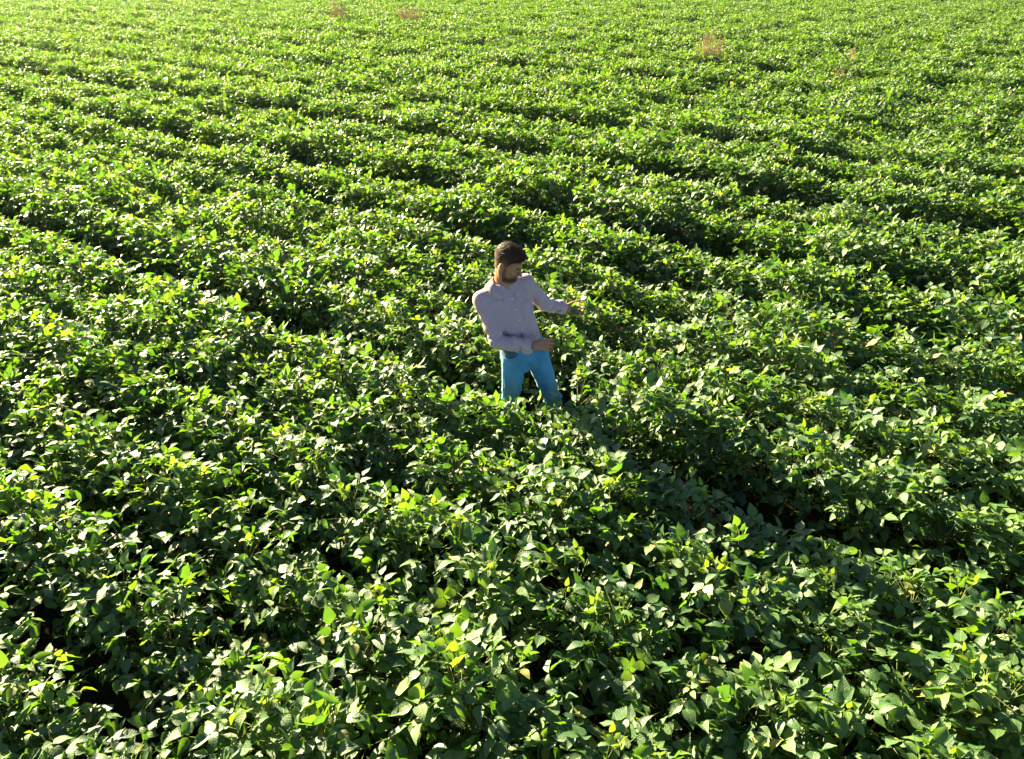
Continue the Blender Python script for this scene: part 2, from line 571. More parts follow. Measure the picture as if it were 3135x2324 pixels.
class Field:
    """signed distance grid; shapes are blended into it, then it is meshed as one surface"""
    def __init__(s, lo, hi, res):
        s.lo = np.array(lo, float); s.res = res
        s.n = np.ceil((np.array(hi) - s.lo) / res).astype(int) + 1
        s.a = np.full(s.n, 0.08, np.float32)
    def sub(s, lo, hi):
        i0 = np.clip(np.floor((np.array(lo) - s.lo) / s.res).astype(int), 0, s.n - 1)
        i1 = np.clip(np.ceil((np.array(hi) - s.lo) / s.res).astype(int) + 1, 1, s.n)
        ax = [s.lo[k] + s.res * np.arange(i0[k], i1[k]) for k in range(3)]
        g = np.stack(np.meshgrid(*ax, indexing='ij'), -1)
        return tuple(slice(i0[k], i1[k]) for k in range(3)), g
    def add(s, prim, k=0.02, cut=False):
        fn, lo, hi = prim
        m = 0.02 + k
        sl, g = s.sub(np.array(lo) - m, np.array(hi) + m)
        d = fn(g).astype(np.float32)
        a = s.a[sl]
        if cut:
            d = -d
            h = np.clip(0.5 - 0.5 * (a - d) / k, 0, 1)
            # smooth max
            s.a[sl] = d * h + a * (1 - h) + k * h * (1 - h)
        else:
            h = np.clip(0.5 + 0.5 * (a - d) / k, 0, 1)
            s.a[sl] = d * h + a * (1 - h) - k * h * (1 - h)
    def sample(s, p):
        q = (np.asarray(p, float) - s.lo) / s.res
        i = np.clip(np.floor(q).astype(int), 0, s.n - 2)
        t = np.clip(q - i, 0, 1)
        r = 0
        for dx in (0, 1):
            for dy in (0, 1):
                for dz in (0, 1):
                    w = (t[..., 0] if dx else 1 - t[..., 0]) * (t[..., 1] if dy else 1 - t[..., 1]) * (t[..., 2] if dz else 1 - t[..., 2])
                    r = r + w * s.a[i[..., 0] + dx, i[..., 1] + dy, i[..., 2] + dz]
        return r
    def grad(s, p):
        e = s.res
        g = np.stack([s.sample(p + V3(*(e * (np.arange(3) == k)))) - s.sample(p - V3(*(e * (np.arange(3) == k)))) for k in range(3)], -1)
        return g / np.maximum(1e-9, np.linalg.norm(g, axis=-1, keepdims=True))
    def project(s, p, off=0.0, it=8):
        p = np.array(p, float)
        for _ in range(it):
            p = p - s.grad(p) * (s.sample(p) - off)[..., None] * 0.8
        return p
    def march(s, p, d, off=0.0, far=0.5):
        """walk from p along d until the surface (offset off) is met"""
        p = np.array(p, float); d = np.asarray(d, float)
        t = np.zeros(p.shape[:-1])
        for _ in range(120):
            v = s.sample(p + d * t[..., None]) - off
            t = t + np.clip(v * 0.7, -0.01, 0.01)
        return p + d * t[..., None]
    def mesh(s):
        a = s.a
        ins = a < 0
        allc = np.ones(np.array(a.shape) - 1, bool); anyc = np.zeros(np.array(a.shape) - 1, bool)
        offs = [(x, y, z) for x in (0, 1) for y in (0, 1) for z in (0, 1)]
        def sh(arr, o):
            return arr[o[0]:arr.shape[0] - 1 + o[0], o[1]:arr.shape[1] - 1 + o[1], o[2]:arr.shape[2] - 1 + o[2]]
        for o in offs:
            b = sh(ins, o); allc &= b; anyc |= b
        cell = np.argwhere(anyc & ~allc)
        vals = {o: a[cell[:, 0] + o[0], cell[:, 1] + o[1], cell[:, 2] + o[2]] for o in offs}
        acc = np.zeros((len(cell), 3)); cnt = np.zeros(len(cell))
        for o in offs:
            for k in range(3):
                if o[k]: continue
                o2 = list(o); o2[k] = 1; o2 = tuple(o2)
                va, vb = vals[o], vals[o2]
                cr = (va < 0) != (vb < 0)
                t = np.where(cr, va / np.where(va == vb, 1, va - vb), 0)
                pt = np.tile(np.array(o, float), (len(cell), 1)); pt[:, k] = t
                acc += pt * cr[:, None]; cnt += cr
        verts = (cell + acc / cnt[:, None]) * s.res + s.lo
        idx = np.full(np.array(a.shape) - 1, -1, np.int64)
        idx[cell[:, 0], cell[:, 1], cell[:, 2]] = np.arange(len(cell))
        faces = []
        for k in range(3):
            o2 = [0, 0, 0]; o2[k] = 1
            sl0 = [slice(1, -1)] * 3; sl0[k] = slice(0, -1)
            sl1 = [slice(1, -1)] * 3; sl1[k] = slice(1, None)
            A = ins[tuple(sl0)]; B = ins[tuple(sl1)]
            e = np.argwhere(A != B)
            base = e + np.array([0 if q == k else 1 for q in range(3)])
            fl = A[e[:, 0], e[:, 1], e[:, 2]]
            u, w = (k + 1) % 3, (k + 2) % 3
            du = np.zeros(3, int); du[u] = 1
            dw = np.zeros(3, int); dw[w] = 1
            q = [base - du - dw, base - dw, base, base - du]
            ids = np.stack([idx[c[:, 0], c[:, 1], c[:, 2]] for c in q], 1)
            ok = (ids >= 0).all(1)
            ids = ids[ok]; fl = fl[ok]
            ids[~fl] = ids[~fl][:, ::-1]
            faces.append(ids)
        return verts, np.concatenate(faces)

def capsule(a, b, ra, rb):
    a = np.asarray(a, float); b = np.asarray(b, float); ab = b - a; L2 = max(1e-12, ab @ ab)
    def fn(p):
        t = np.clip(((p - a) @ ab) / L2, 0, 1)
        return np.linalg.norm(p - a - t[..., None] * ab, axis=-1) - (ra + (rb - ra) * t)
    r = max(ra, rb)
    return fn, np.minimum(a, b) - r, np.maximum(a, b) + r

def ellipsoid(c, rad, M=np.eye(3)):
    """M rows are the ellipsoid's axes in world space"""
    c = np.asarray(c, float); rad = np.asarray(rad, float); M = np.asarray(M, float)
    def fn(p):
        q = (p - c) @ M.T
        k0 = np.linalg.norm(q / rad, axis=-1)
        k1 = np.linalg.norm(q / rad ** 2, axis=-1)
        return np.where(k1 < 1e-6, -rad.min(), k0 * (k0 - 1) / np.maximum(k1, 1e-6))
    r = rad.max()
    return fn, c - r, c + r

def loft(stations, axL, axF, power=2.3):
    """stations: (z, cx, cy, half width along axL, half depth along axF)"""
    S = np.array(stations, float)
    def fn(p):
        z = p[..., 2]
        cx = np.interp(z, S[:, 0], S[:, 1]); cy = np.interp(z, S[:, 0], S[:, 2])
        A = np.interp(z, S[:, 0], S[:, 3]); B = np.interp(z, S[:, 0], S[:, 4])
        dx = p[..., 0] - cx; dy = p[..., 1] - cy
        l = np.abs(dx * axL[0] + dy * axL[1]) / A
        f = np.abs(dx * axF[0] + dy * axF[1]) / B
        d = ((l ** power + f ** power) ** (1 / power) - 1) * np.minimum(A, B)
        return np.maximum(d, np.maximum(z - S[-1, 0], S[0, 0] - z))
    r = max(S[:, 3].max(), S[:, 4].max())
    return fn, V3(S[:, 1].min() - r, S[:, 2].min() - r, S[0, 0]), V3(S[:, 1].max() + r, S[:, 2].max() + r, S[-1, 0])

def smooth_profile(st, n=24):
    S = np.array(st, float); z = np.linspace(S[0, 0], S[-1, 0], n)
    out = [z]
    for k in range(1, S.shape[1]):
        # Catmull-like smoothing of the linear profile
        y = np.interp(z, S[:, 0], S[:, k])
        for _ in range(3):
            y[1:-1] = 0.25 * y[:-2] + 0.5 * y[1:-1] + 0.25 * y[2:]
        out.append(y)
    return np.stack(out, 1)

P0 = V3(0.15, 4.87, 0.0)
TH = R(28)
axF = V3(math.sin(TH), -math.cos(TH), 0)          # the way the chest faces
axL = V3(math.cos(TH), math.sin(TH), 0)           # towards his left hand
UP = V3(0, 0, 1)

SH_R = V3(-0.218, 4.797, 1.375); SH_L = V3(0.100, 4.962, 1.440)
EL_R = V3(-0.100, 4.680, 1.095); WR_R = V3(0.155, 4.650, 1.085)
EL_L = V3(0.245, 5.085, 1.215);  WR_L = V3(0.398, 5.225, 1.120)
HIP_R = V3(0.018, 4.838, 0.91); KN_R = V3(-0.015, 4.775, 0.51); AN_R = V3(-0.035, 4.86, 0.09)
HIP_L = V3(0.175, 4.918, 0.91); KN_L = V3(0.315, 4.850, 0.51); AN_L = V3(0.400, 4.95, 0.09)
NECK = V3(-0.070, 4.885, 1.455)
HEAD = V3(-0.020, 4.868, 1.630)

person = empty('person', P0)
tag(person, 'bearded man in checked shirt and blue jeans standing among the crop, holding leaves', 'person')

# ---- head frame: face turned to his left and down
yaw, pit, rol = R(62), R(24), R(4)
hF = V3(math.sin(yaw) * math.cos(pit), -math.cos(yaw) * math.cos(pit), -math.sin(pit))
hL = V3(math.cos(yaw), math.sin(yaw), 0)
hU = np.cross(hF, hL) * 1.0
if hU[2] < 0: hU = -hU
hL = hL * math.cos(rol) + hU * math.sin(rol); hU = np.cross(hF, hL); hU = hU if hU[2] > 0 else -hU
HM = np.stack([hF, hL, hU])
def hp(f, l, u): return HEAD + hF * f + hL * l + hU * u

def head_prims():
    add, cut = [], []
    add.append((ellipsoid(hp(-0.018, 0, 0.036), (0.100, 0.077, 0.088), HM), 0.01))
    add.append((ellipsoid(hp(0.032, 0, -0.030), (0.060, 0.060, 0.090), HM), 0.03))
    for s in (-1, 1):
        add.append((capsule(hp(0.000, 0.055 * s, -0.060), hp(0.066, 0.016 * s, -0.104), 0.024, 0.020), 0.03))
        add.append((capsule(hp(0.083, 0.012 * s, 0.016), hp(0.070, 0.046 * s, 0.014), 0.011, 0.010), 0.015))
        add.append((ellipsoid(hp(0.066, 0.044 * s, -0.024), (0.022, 0.020, 0.018), HM), 0.02))
    add.append((capsule(hp(0.074, 0, -0.104), hp(0.070, 0, -0.100), 0.022, 0.022), 0.02))
    for s in (-1, 1):
        cut.append((ellipsoid(hp(0.098, 0.032 * s, -0.004), (0.017, 0.015, 0.010), HM), 0.014))
    nose = [(capsule(hp(0.090, 0, 0.008), hp(0.116, 0, -0.036), 0.008, 0.011), 0.010),
            (capsule(hp(0.104, -0.010, -0.040), hp(0.104, 0.010, -0.040), 0.009, 0.009), 0.008)]
    lips = [(capsule(hp(0.088, -0.018, -0.067), hp(0.088, 0.018, -0.067), 0.007, 0.007), 0.008),
            (capsule(hp(0.086, -0.015, -0.078), hp(0.086, 0.015, -0.078), 0.008, 0.008), 0.008)]
    ears = []
    for s in (-1, 1):
        M = np.stack([hF * 0.94 + hL * s * 0.34, hL * s * 0.94 - hF * 0.34, hU])
        ears.append((ellipsoid(hp(-0.016, 0.081 * s, -0.008), (0.022, 0.0095, 0.034), M), 0.006))
    earcut = []
    for s in (-1, 1):
        M = np.stack([hF * 0.94 + hL * s * 0.34, hL * s * 0.94 - hF * 0.34, hU])
        earcut.append((ellipsoid(hp(-0.009, 0.093 * s, -0.003), (0.012, 0.0075, 0.020), M), 0.005))
    return add, cut, nose + lips + ears, earcut

def hand_prims(W, d, n, sgn, curls, thumb):
    """W wrist, d towards the fingers, n out of the back of the hand; sgn +1 right hand, -1 left"""
    d = d / np.linalg.norm(d); n = n - d * (n @ d); n = n / np.linalg.norm(n)
    s = np.cross(n, d) * sgn                       # towards the thumb
    out = []
    HS = 1.12
    offs = [HS * q_ for q_ in (0.031, 0.010, -0.011, -0.030)]
    kl = [HS * q_ for q_ in (0.090, 0.094, 0.089, 0.081)]
    lens = ((0.044, 0.026, 0.022), (0.049, 0.030, 0.023), (0.045, 0.028, 0.022), (0.035, 0.021, 0.019))
    tips = []
    for k in range(4):
        kn = W + d * kl[k] + s * offs[k]
        out.append((capsule(W + d * 0.012 + s * offs[k] * 0.55, kn, 0.0165, 0.0115), 0.014))
        p = kn; ang = 0.0; spread = (0.10, 0.02, -0.05, -0.12)[k]
        rad = (0.0103, 0.0105, 0.0100, 0.0088)[k]
        for j in range(3):
            ang += R(curls[k][j])
            dir_ = (d * math.cos(spread) + s * math.sin(spread)) * math.cos(ang) - n * math.sin(ang)
            q = p + dir_ * lens[k][j] * HS
            out.append((capsule(p, q, rad, rad * 0.91), 0.0035))
            p = q; rad *= 0.91
        tips.append(p)
    out.append((capsule(W + d * 0.03 - n * 0.006 + s * 0.012, W + d * 0.055 - n * 0.008 - s * 0.012, 0.017, 0.016), 0.014))
    p = W + d * 0.022 + s * 0.020 - n * 0.006
    rad = 0.0145
    for v, l in zip(thumb, (0.044, 0.034, 0.028)):
        v = d * v[0] + s * v[1] + n * v[2]; v = v / np.linalg.norm(v)
        q = p + v * l * HS
        out.append((capsule(p, q, rad, rad * 0.82), 0.008 if rad > 0.013 else 0.004))
        p = q; rad *= 0.84
    return out, tips, p

RH_d = V3(0.985, 0.05, 0.05); RH_n = V3(0.0, -0.78, 0.62)
LH_d = V3(0.90, 0.06, -0.30); LH_n = V3(0.10, 0.86, -0.50)
rh, rh_tips, rh_thumb = hand_prims(WR_R, RH_d, RH_n, 1.0,
        ((38, 42, 22), (44, 46, 24), (50, 50, 28), (56, 52, 30)), ((0.75, 0.15, -0.75), (0.92, 0.10, -0.35), (0.95, 0.1, 0.05)))
lh, lh_tips, lh_thumb = hand_prims(WR_L, LH_d, LH_n, -1.0,
        ((34, 40, 24), (42, 44, 26), (48, 46, 28), (52, 46, 28)), ((0.72, 0.62, -0.25), (0.84, 0.55, 0.0), (0.88, 0.48, 0.02)))

# ---- body: one continuous mesh from feet to head
body = Field((-0.40, 4.50, 0.02), (0.68, 5.42, 1.80), 0.0040)
torso_b = smooth_profile([(0.84, 0.100, 4.880, 0.135, 0.090), (0.95, 0.085, 4.880, 0.145, 0.095), (1.08, 0.040, 4.880, 0.128, 0.088),
                          (1.25, -0.015, 4.880, 0.150, 0.098), (1.38, -0.052, 4.880, 0.160, 0.090), (1.46, -0.066, 4.884, 0.085, 0.060)])
body.add(loft(torso_b, axL, axF), 0.01)
for h, k, a in ((HIP_R, KN_R, AN_R), (HIP_L, KN_L, AN_L)):
    body.add(capsule(h, k, 0.074, 0.048), 0.04)
    body.add(capsule(k, a, 0.046, 0.034), 0.02)
    body.add(capsule(k + (a - k) * 0.15 - axF * 0.018, k + (a - k) * 0.45 - axF * 0.015, 0.040, 0.034), 0.03)
    body.add(capsule(a + V3(0, 0, -0.03) - axF * 0.01, a + V3(0, 0, -0.048) + axF * 0.07, 0.028, 0.018), 0.02)
for s_, e, w in ((SH_R, EL_R, WR_R), (SH_L, EL_L, WR_L)):
    body.add(capsule(s_ + (NECK - s_) * 0.3, s_, 0.040, 0.048), 0.04)
    body.add(capsule(s_, e, 0.044, 0.032), 0.02)
    body.add(capsule(e, e + (w - e) * 0.35, 0.030, 0.034), 0.02)
    body.add(capsule(e + (w - e) * 0.3, w, 0.034, 0.0270), 0.015)
body.add(capsule(NECK - UP * 0.02, hp(-0.030, 0, -0.060), 0.062, 0.054), 0.03)
body.add(capsule(NECK + V3(0.01, -0.03, -0.03), hp(-0.005, 0, -0.070), 0.052, 0.050), 0.03)
for s in (-1, 1):
    body.add(capsule(hp(-0.03, 0.062 * s, -0.03), NECK + axF * 0.05 + axL * 0.012 * s - UP * 0.015, 0.016, 0.012), 0.02)
ha, hc, hn, he = head_prims()
for p, k in ha: body.add(p, k)
for p, k in hc: body.add(p, k, cut=True)
for p, k in hn: body.add(p, k)
for p, k in he: body.add(p, k, cut=True)
for p, k in rh + lh: body.add(p, k)
bv, bf = body.mesh()
b_ob = part('body', bv, bf, M_SKIN, person, origin=P0)

# eyes, lids nearly closed looking down
for s in (-1, 1):
    c = hp(0.0765, 0.032 * s, -0.004)
    v, f = [], []
    for i in range(9):
        for j in range(12):
            th = math.pi * i / 8; ph = 2 * math.pi * j / 12
            v.append(c + 0.0118 * (hF * math.sin(th) * math.cos(ph) + hL * math.sin(th) * math.sin(ph) + hU * math.cos(th)))
    for i in range(8):
        for j in range(12):
            f.append((i * 12 + j, (i + 1) * 12 + j, (i + 1) * 12 + (j + 1) % 12, i * 12 + (j + 1) % 12))
    eye = part('eye', v, f, M_EYE, b_ob, origin=P0)
    v2, f2 = [], []
    ic = c + hF * 0.0112 - hU * 0.004
    for j in range(12):
        ph = 2 * math.pi * j / 12
        v2.append(ic + 0.005 * (hL * math.cos(ph) + hU * math.sin(ph)))
    v2.append(ic + hF * 0.0016)
    for j in range(12): f2.append((j, (j + 1) % 12, 12))
    part('iris', v2, f2, M_IRIS, b_ob, origin=P0)
    # upper lid, lowered: he is looking down at his hands
    lv, lf_ = [], []
    for i in range(8):
        el = R(-28 + 110 * i / 7)
        for j in range(13):
            az_ = R(-80 + 160 * j / 12)
            dd_ = hF * math.cos(el) * math.cos(az_) + hL * math.cos(el) * math.sin(az_) + hU * math.sin(el)
            lv.append(c + dd_ * 0.0130)
    for i in range(7):
        for j in range(12):
            lf_.append((i * 13 + j, i * 13 + j + 1, (i + 1) * 13 + j + 1, (i + 1) * 13 + j))
    part('eyelid', lv, lf_, M_SKIN, b_ob, origin=P0)
    # brow: a short dark arched strip of hair
    bfld = Field(hp(0.08, 0.03 * s, 0.016) - 0.05, hp(0.08, 0.03 * s, 0.016) + 0.05, 0.002)
    bfld.add(capsule(hp(0.091, 0.013 * s, 0.013), hp(0.089, 0.032 * s, 0.0195), 0.0045, 0.0045), 0.003)
    bfld.add(capsule(hp(0.089, 0.032 * s, 0.0195), hp(0.076, 0.052 * s, 0.014), 0.0045, 0.002), 0.003)
    v, f = bfld.mesh()
    part('eyebrow', v, f, M_BROW, b_ob, origin=P0)
lf = Field(hp(0.09, 0, -0.072) - 0.04, hp(0.09, 0, -0.072) + 0.04, 0.002)
lf.add(capsule(hp(0.0905, -0.018, -0.0695), hp(0.0915, 0.0, -0.0675), 0.0025, 0.0052), 0.003)
lf.add(capsule(hp(0.0915, 0.0, -0.0675), hp(0.0905, 0.018, -0.0695), 0.0052, 0.0025), 0.003)
lf.add(capsule(hp(0.089, -0.014, -0.0775), hp(0.089, 0.014, -0.0775), 0.0052, 0.0052), 0.003)
v, f = lf.mesh()
part('mouth', v, f, M_LIP, b_ob, origin=P0)

def nz(p, fr, seed=0.0):
    """cheap smooth noise in [-1,1] from incommensurate sines"""
    x, y, z = p[..., 0] * fr, p[..., 1] * fr, p[..., 2] * fr
    return (np.sin(x * 1.0 + 1.7 * y + seed) * np.sin(1.3 * y - 0.9 * z + 2 * seed) + np.sin(1.9 * z + 0.7 * x + 3 * seed) * np.sin(1.1 * x - 1.6 * y + seed)) * 0.5

# hair: short at the sides, long and swept on top
hair = Field(HEAD - 0.155, HEAD + 0.165, 0.0032)
def hair_fn(p):
    q = (p - HEAD) @ HM.T
    f, l, u = q[..., 0], q[..., 1], q[..., 2]
    skull = ellipsoid(hp(-0.018, 0, 0.036), (0.100, 0.077, 0.088), HM)[0](p)
    nape = capsule(NECK, hp(-0.034, 0, -0.050), 0.066, 0.057)[0](p)
    hh = np.clip(0.5 + 0.5 * (skull - nape) / 0.03, 0, 1)
    skull = nape * hh + skull * (1 - hh) - 0.03 * hh * (1 - hh)
    top = np.clip((u - 0.055) / 0.05, 0, 1)
    front = np.clip((f + 0.01) / 0.08, 0, 1)
    thick = 0.0045 + 0.003 * np.clip((u - 0.0) / 0.05, 0, 1) + top * (0.009 + 0.008 * front)
    thick = thick + 0.0015 * nz(q, 95.0, 0.4) * (0.3 + top) + 0.0012 * np.sin(l * 420 + f * 60 + 2 * np.sin(f * 50)) * top
    d = skull - thick
    # hairline: high on the forehead, down past the ears, to the nape
    line = np.interp(f, [-0.14, -0.09, -0.045, -0.02, 0.0, 0.020, 0.032, 0.06, 0.11], [-0.085, -0.080, -0.040, 0.026, 0.020, -0.006, 0.036, 0.068, 0.064])
    line = line + 0.004 * nz(q, 160.0, 1.0)
    d = np.maximum(d, (line - u) * 0.7)
    # quiff over the forehead
    qf = ellipsoid(hp(0.048, 0.004, 0.098), (0.044, 0.050, 0.019), HM)[0](p) - 0.0012 * np.sin(l * 330 + f * 90)
    k = 0.02
    h = np.clip(0.5 + 0.5 * (d - qf) / k, 0, 1)
    return qf * h + d * (1 - h) - k * h * (1 - h)
hair.add((hair_fn, HEAD - 0.15, HEAD + 0.16), 0.002)
hv, hf = hair.mesh()
# loose strands that break the outline
hrng = np.random.default_rng(3)
hn_ = hair.grad(hv)
hq = (hv - HEAD) @ HM.T
cand = np.argwhere((body.sample(hv) > 0.001))[:, 0]
pick = hrng.choice(cand, 7000, replace=True)
sv_, sf_ = [], []
for i in pick:
    top = np.clip((hq[i, 2] - 0.03) / 0.06, 0, 1)
    n_ = hn_[i]
    sweep = hF * 0.9 + hL * 0.25 * hrng.normal() + hU * 0.25
    sweep = sweep - n_ * (sweep @ n_)
    L_ = (0.005 + 0.017 * top) * hrng.uniform(0.6, 1.25)
    dv = n_ * 0.30 + sweep * (0.3 + 0.9 * top) - hU * 0.5 * (1 - top) + hrng.normal(0, 0.16, 3)
    dv /= np.linalg.norm(dv)
    sd_ = np.cross(dv, n_); sd_ /= max(1e-6, np.linalg.norm(sd_))
    b_ = hv[i] - n_ * 0.002 + hrng.normal(0, 0.0015, 3)
    k0 = len(sv_)
    w = 0.0007
    m_ = b_ + dv * L_ * 0.6; t_ = b_ + dv * L_ + sweep * L_ * 0.25 - hU * L_ * 0.1
    sv_ += [b_ - sd_ * w, b_ + sd_ * w, m_ + sd_ * w * 0.7, m_ - sd_ * w * 0.7, t_]
    sf_ += [(k0, k0 + 1, k0 + 2, k0 + 3), (k0 + 3, k0 + 2, k0 + 4)]
vv = np.concatenate([hv, np.array(sv_)])
ff = [tuple(q) for q in hf] + [tuple(np.array(q) + len(hv)) for q in sf_]
ha_ob = part('hair', vv, ff, M_HAIR, person, origin=P0)
q = (vv - HEAD) @ HM.T
ln = np.interp(q[:, 0], [-0.14, -0.09, -0.045, -0.02, 0.0, 0.020, 0.032], [-0.085, -0.080, -0.040, 0.020, 0.005, 0.0, -0.05])
fattr(ha_ob.data, 'short', np.clip(1 - (q[:, 2] - ln) / 0.075 + 0.12 * nz(q, 120.0, 0.5), 0, 1))

# beard: thin close shell over jaw, chin and upper lip
beard = Field(HEAD - 0.14, HEAD + 0.14, 0.0028)
sl, g = beard.sub(HEAD - 0.135, HEAD + 0.135)
skin_d = body.sample(g)
q = (g - HEAD) @ HM.T
f_, l_, u_ = q[..., 0], q[..., 1], q[..., 2]
d = skin_d - 0.0016 - 0.0010 * nz(q, 300.0, 0.7)
edge = np.interp(f_, [-0.05, -0.004, 0.012, 0.030, 0.050, 0.075, 0.10, 0.13], [-0.2, -0.10, 0.004, -0.056, -0.072, -0.064, -0.053, -0.053])
d = np.maximum(d, (u_ - edge - 0.006 * nz(q, 190.0, 2.0)) * 0.8)
d = np.maximum(d, (-0.119 - u_ - 0.005 * nz(q, 170.0, 1.0) + np.clip(0.05 - f_, 0, 1) * 0.35) * 0.8)
jaw_back = np.interp(u_, [-0.13, -0.10, -0.06, 0.02], [0.040, 0.024, 0.010, 0.006])
d = np.maximum(d, (jaw_back - f_) * 0.8)
mouth = np.sqrt(((l_) / 0.020) ** 2 + ((u_ + 0.0725) / 0.0095) ** 2) - 1
d = np.maximum(d, np.where(f_ > 0.06, -mouth * 0.008, -1))
beard.a[sl] = d
v, f = beard.mesh()
bn = beard.grad(v); out_ = body.sample(v) > 0.0004
pk = hrng.choice(np.argwhere(out_)[:, 0], 2600)
sv_, sf_ = [], []
for i in pk:
    dv = bn[i] * 0.6 - hU * 0.6 + hF * 0.2 + hrng.normal(0, 0.3, 3); dv /= np.linalg.norm(dv)
    sd_ = np.cross(dv, bn[i]); sd_ /= max(1e-6, np.linalg.norm(sd_))
    b_ = v[i] + hrng.normal(0, 0.0035, 3); b_ = b_ - bn[i] * (body.sample(b_[None])[0] - 0.0005)
    k0 = len(sv_); L_ = hrng.uniform(0.003, 0.0065)
    sv_ += [b_ - sd_ * 0.0006, b_ + sd_ * 0.0006, b_ + dv * L_]
    sf_.append((k0, k0 + 1, k0 + 2))
vv = np.concatenate([v, np.array(sv_)])
ff = [tuple(q_) for q_ in f] + [tuple(np.array(q_) + len(v)) for q_ in sf_]
be_ob = part('beard', vv, ff, M_BEARD, person, origin=P0)
q = (vv - HEAD) @ HM.T
ed = np.interp(q[:, 0], [-0.05, -0.004, 0.012, 0.030, 0.050, 0.075, 0.10, 0.13], [-0.2, -0.10, 0.004, -0.056, -0.072, -0.064, -0.053, -0.053])
de = np.minimum(np.minimum(ed - q[:, 2], (q[:, 0] - 0.012) * 0.8), (q[:, 2] + 0.119))
fattr(be_ob.data, 'short', np.clip(1 - de / 0.022 + 0.25 * nz(q, 200.0, 0.5), 0, 1))

# ---- shirt
shirt = Field((-0.42, 4.48, 0.84), (0.56, 5.40, 1.60), 0.0045)
torso_s = smooth_profile([(0.925, 0.062, 4.880, 0.178, 0.128), (1.00, 0.055, 4.880, 0.178, 0.128), (1.10, 0.030, 4.880, 0.172, 0.124),
                          (1.22, -0.010, 4.880, 0.182, 0.128), (1.32, -0.038, 4.880, 0.192, 0.124), (1.40, -0.056, 4.882, 0.184, 0.108),
                          (1.445, -0.062, 4.885, 0.130, 0.086), (1.478, -0.066, 4.888, 0.086, 0.078)])
torso_prim = loft(torso_s, axL, axF, 2.2)
def sleeve(s_, e, w):
    cuff = e + (w - e) * 0.80
    return [(capsule(s_ + (NECK - s_) * 0.72 + UP * 0.004, s_ + UP * 0.004, 0.040, 0.054), 0.04), (capsule(s_, e, 0.060, 0.056), 0.035),
            (capsule(e, cuff, 0.056, 0.045), 0.018)]
slR, slL = sleeve(SH_R, EL_R, WR_R), sleeve(SH_L, EL_L, WR_L)
shirt.add(torso_prim, 0.01)
for p, k in slR + slL: shirt.add(p, k)
sl_, g = shirt.sub(shirt.lo, shirt.lo + shirt.res * shirt.n)
def folds(p):
    """creases: slanting across the belly, rings at the elbows, pulls from the shoulders"""
    out = 0.0
    rel = p - V3(0.03, 4.88, 1.05)
    l = rel @ axL; z = p[..., 2]
    ph = z * 62 + l * 38 + 2.2 * np.sin(l * 17 + 1.0) + 1.4 * np.sin(z * 21)
    amp = np.clip((1.36 - z) / 0.30, 0.15, 1.0)
    out = out + 0.0075 * amp * np.sin(ph) * (0.5 + 0.5 * np.sin(l * 11 + z * 9))
    ph2 = l * 70 - z * 45 + 2 * np.sin(z * 15)
    out = out + 0.0045 * np.sin(ph2) * np.clip(1 - np.abs(z - 1.28) / 0.16, 0, 1)
    for e, a, b in ((EL_R, SH_R, WR_R), (EL_L, SH_L, WR_L)):
        r = np.linalg.norm(p - e, axis=-1)
        ax1 = (b - a) / np.linalg.norm(b - a)
        t = (p - e) @ ax1
        out = out + 0.0034 * np.sin(t * 150 + 1.5 * np.sin((p[..., 2] - e[2]) * 60)) * np.exp(-(r / 0.10) ** 2)
        t2 = (p - a) @ ((e - a) / np.linalg.norm(e - a))
        out = out + 0.0010 * np.sin(t2 * 75 + 9 * p[..., 0] * 4) * np.exp(-((t2 - 0.14) / 0.12) ** 2) * (np.linalg.norm(p - a, axis=-1) < 0.3)
        cz = a + 0
        u_ = (p - e) @ ((b - e) / np.linalg.norm(b - e))
        out = out + 0.003 * np.sin(u_ * 120 + 2.0 * np.sin(p[..., 2] * 50)) * np.clip(u_ / 0.05, 0, 1) * (np.linalg.norm(p - b, axis=-1) < 0.22)
    return out + 0.002 * nz(p, 30.0, 0.3)
shirt.a = (shirt.a - folds(g)).astype(np.float32)
# open neck
shirt.add(capsule(NECK + UP * 0.10, NECK + axF * 0.010 + UP * 0.005, 0.064, 0.058), 0.006, cut=True)
shirt.add(capsule(NECK + axF * 0.085 + UP * 0.035, NECK + axF * 0.115 - UP * 0.035, 0.026, 0.010), 0.008, cut=True)
# the hem hangs lower in front, with raised sides; trousers show below
def hem_fn(p):
    l = np.abs((p - V3(0.062, 4.88, 0)) @ axL)
    zc = np.interp(l, [0, 0.05, 0.10, 0.15, 0.2], [0.945, 0.952, 0.985, 1.02, 1.04])
    return np.where((np.linalg.norm(p - EL_R, axis=-1) < 0.14), 1.0, p[..., 2] - zc)
shirt.add((hem_fn, V3(-0.2, 4.6, 0.86), V3(0.35, 5.15, 1.05)), 0.004, cut=True)
shirt_v, shirt_f = shirt.mesh()
sh_ob = part('shirt', shirt_v, shirt_f, M_SHIRT, person, origin=P0)

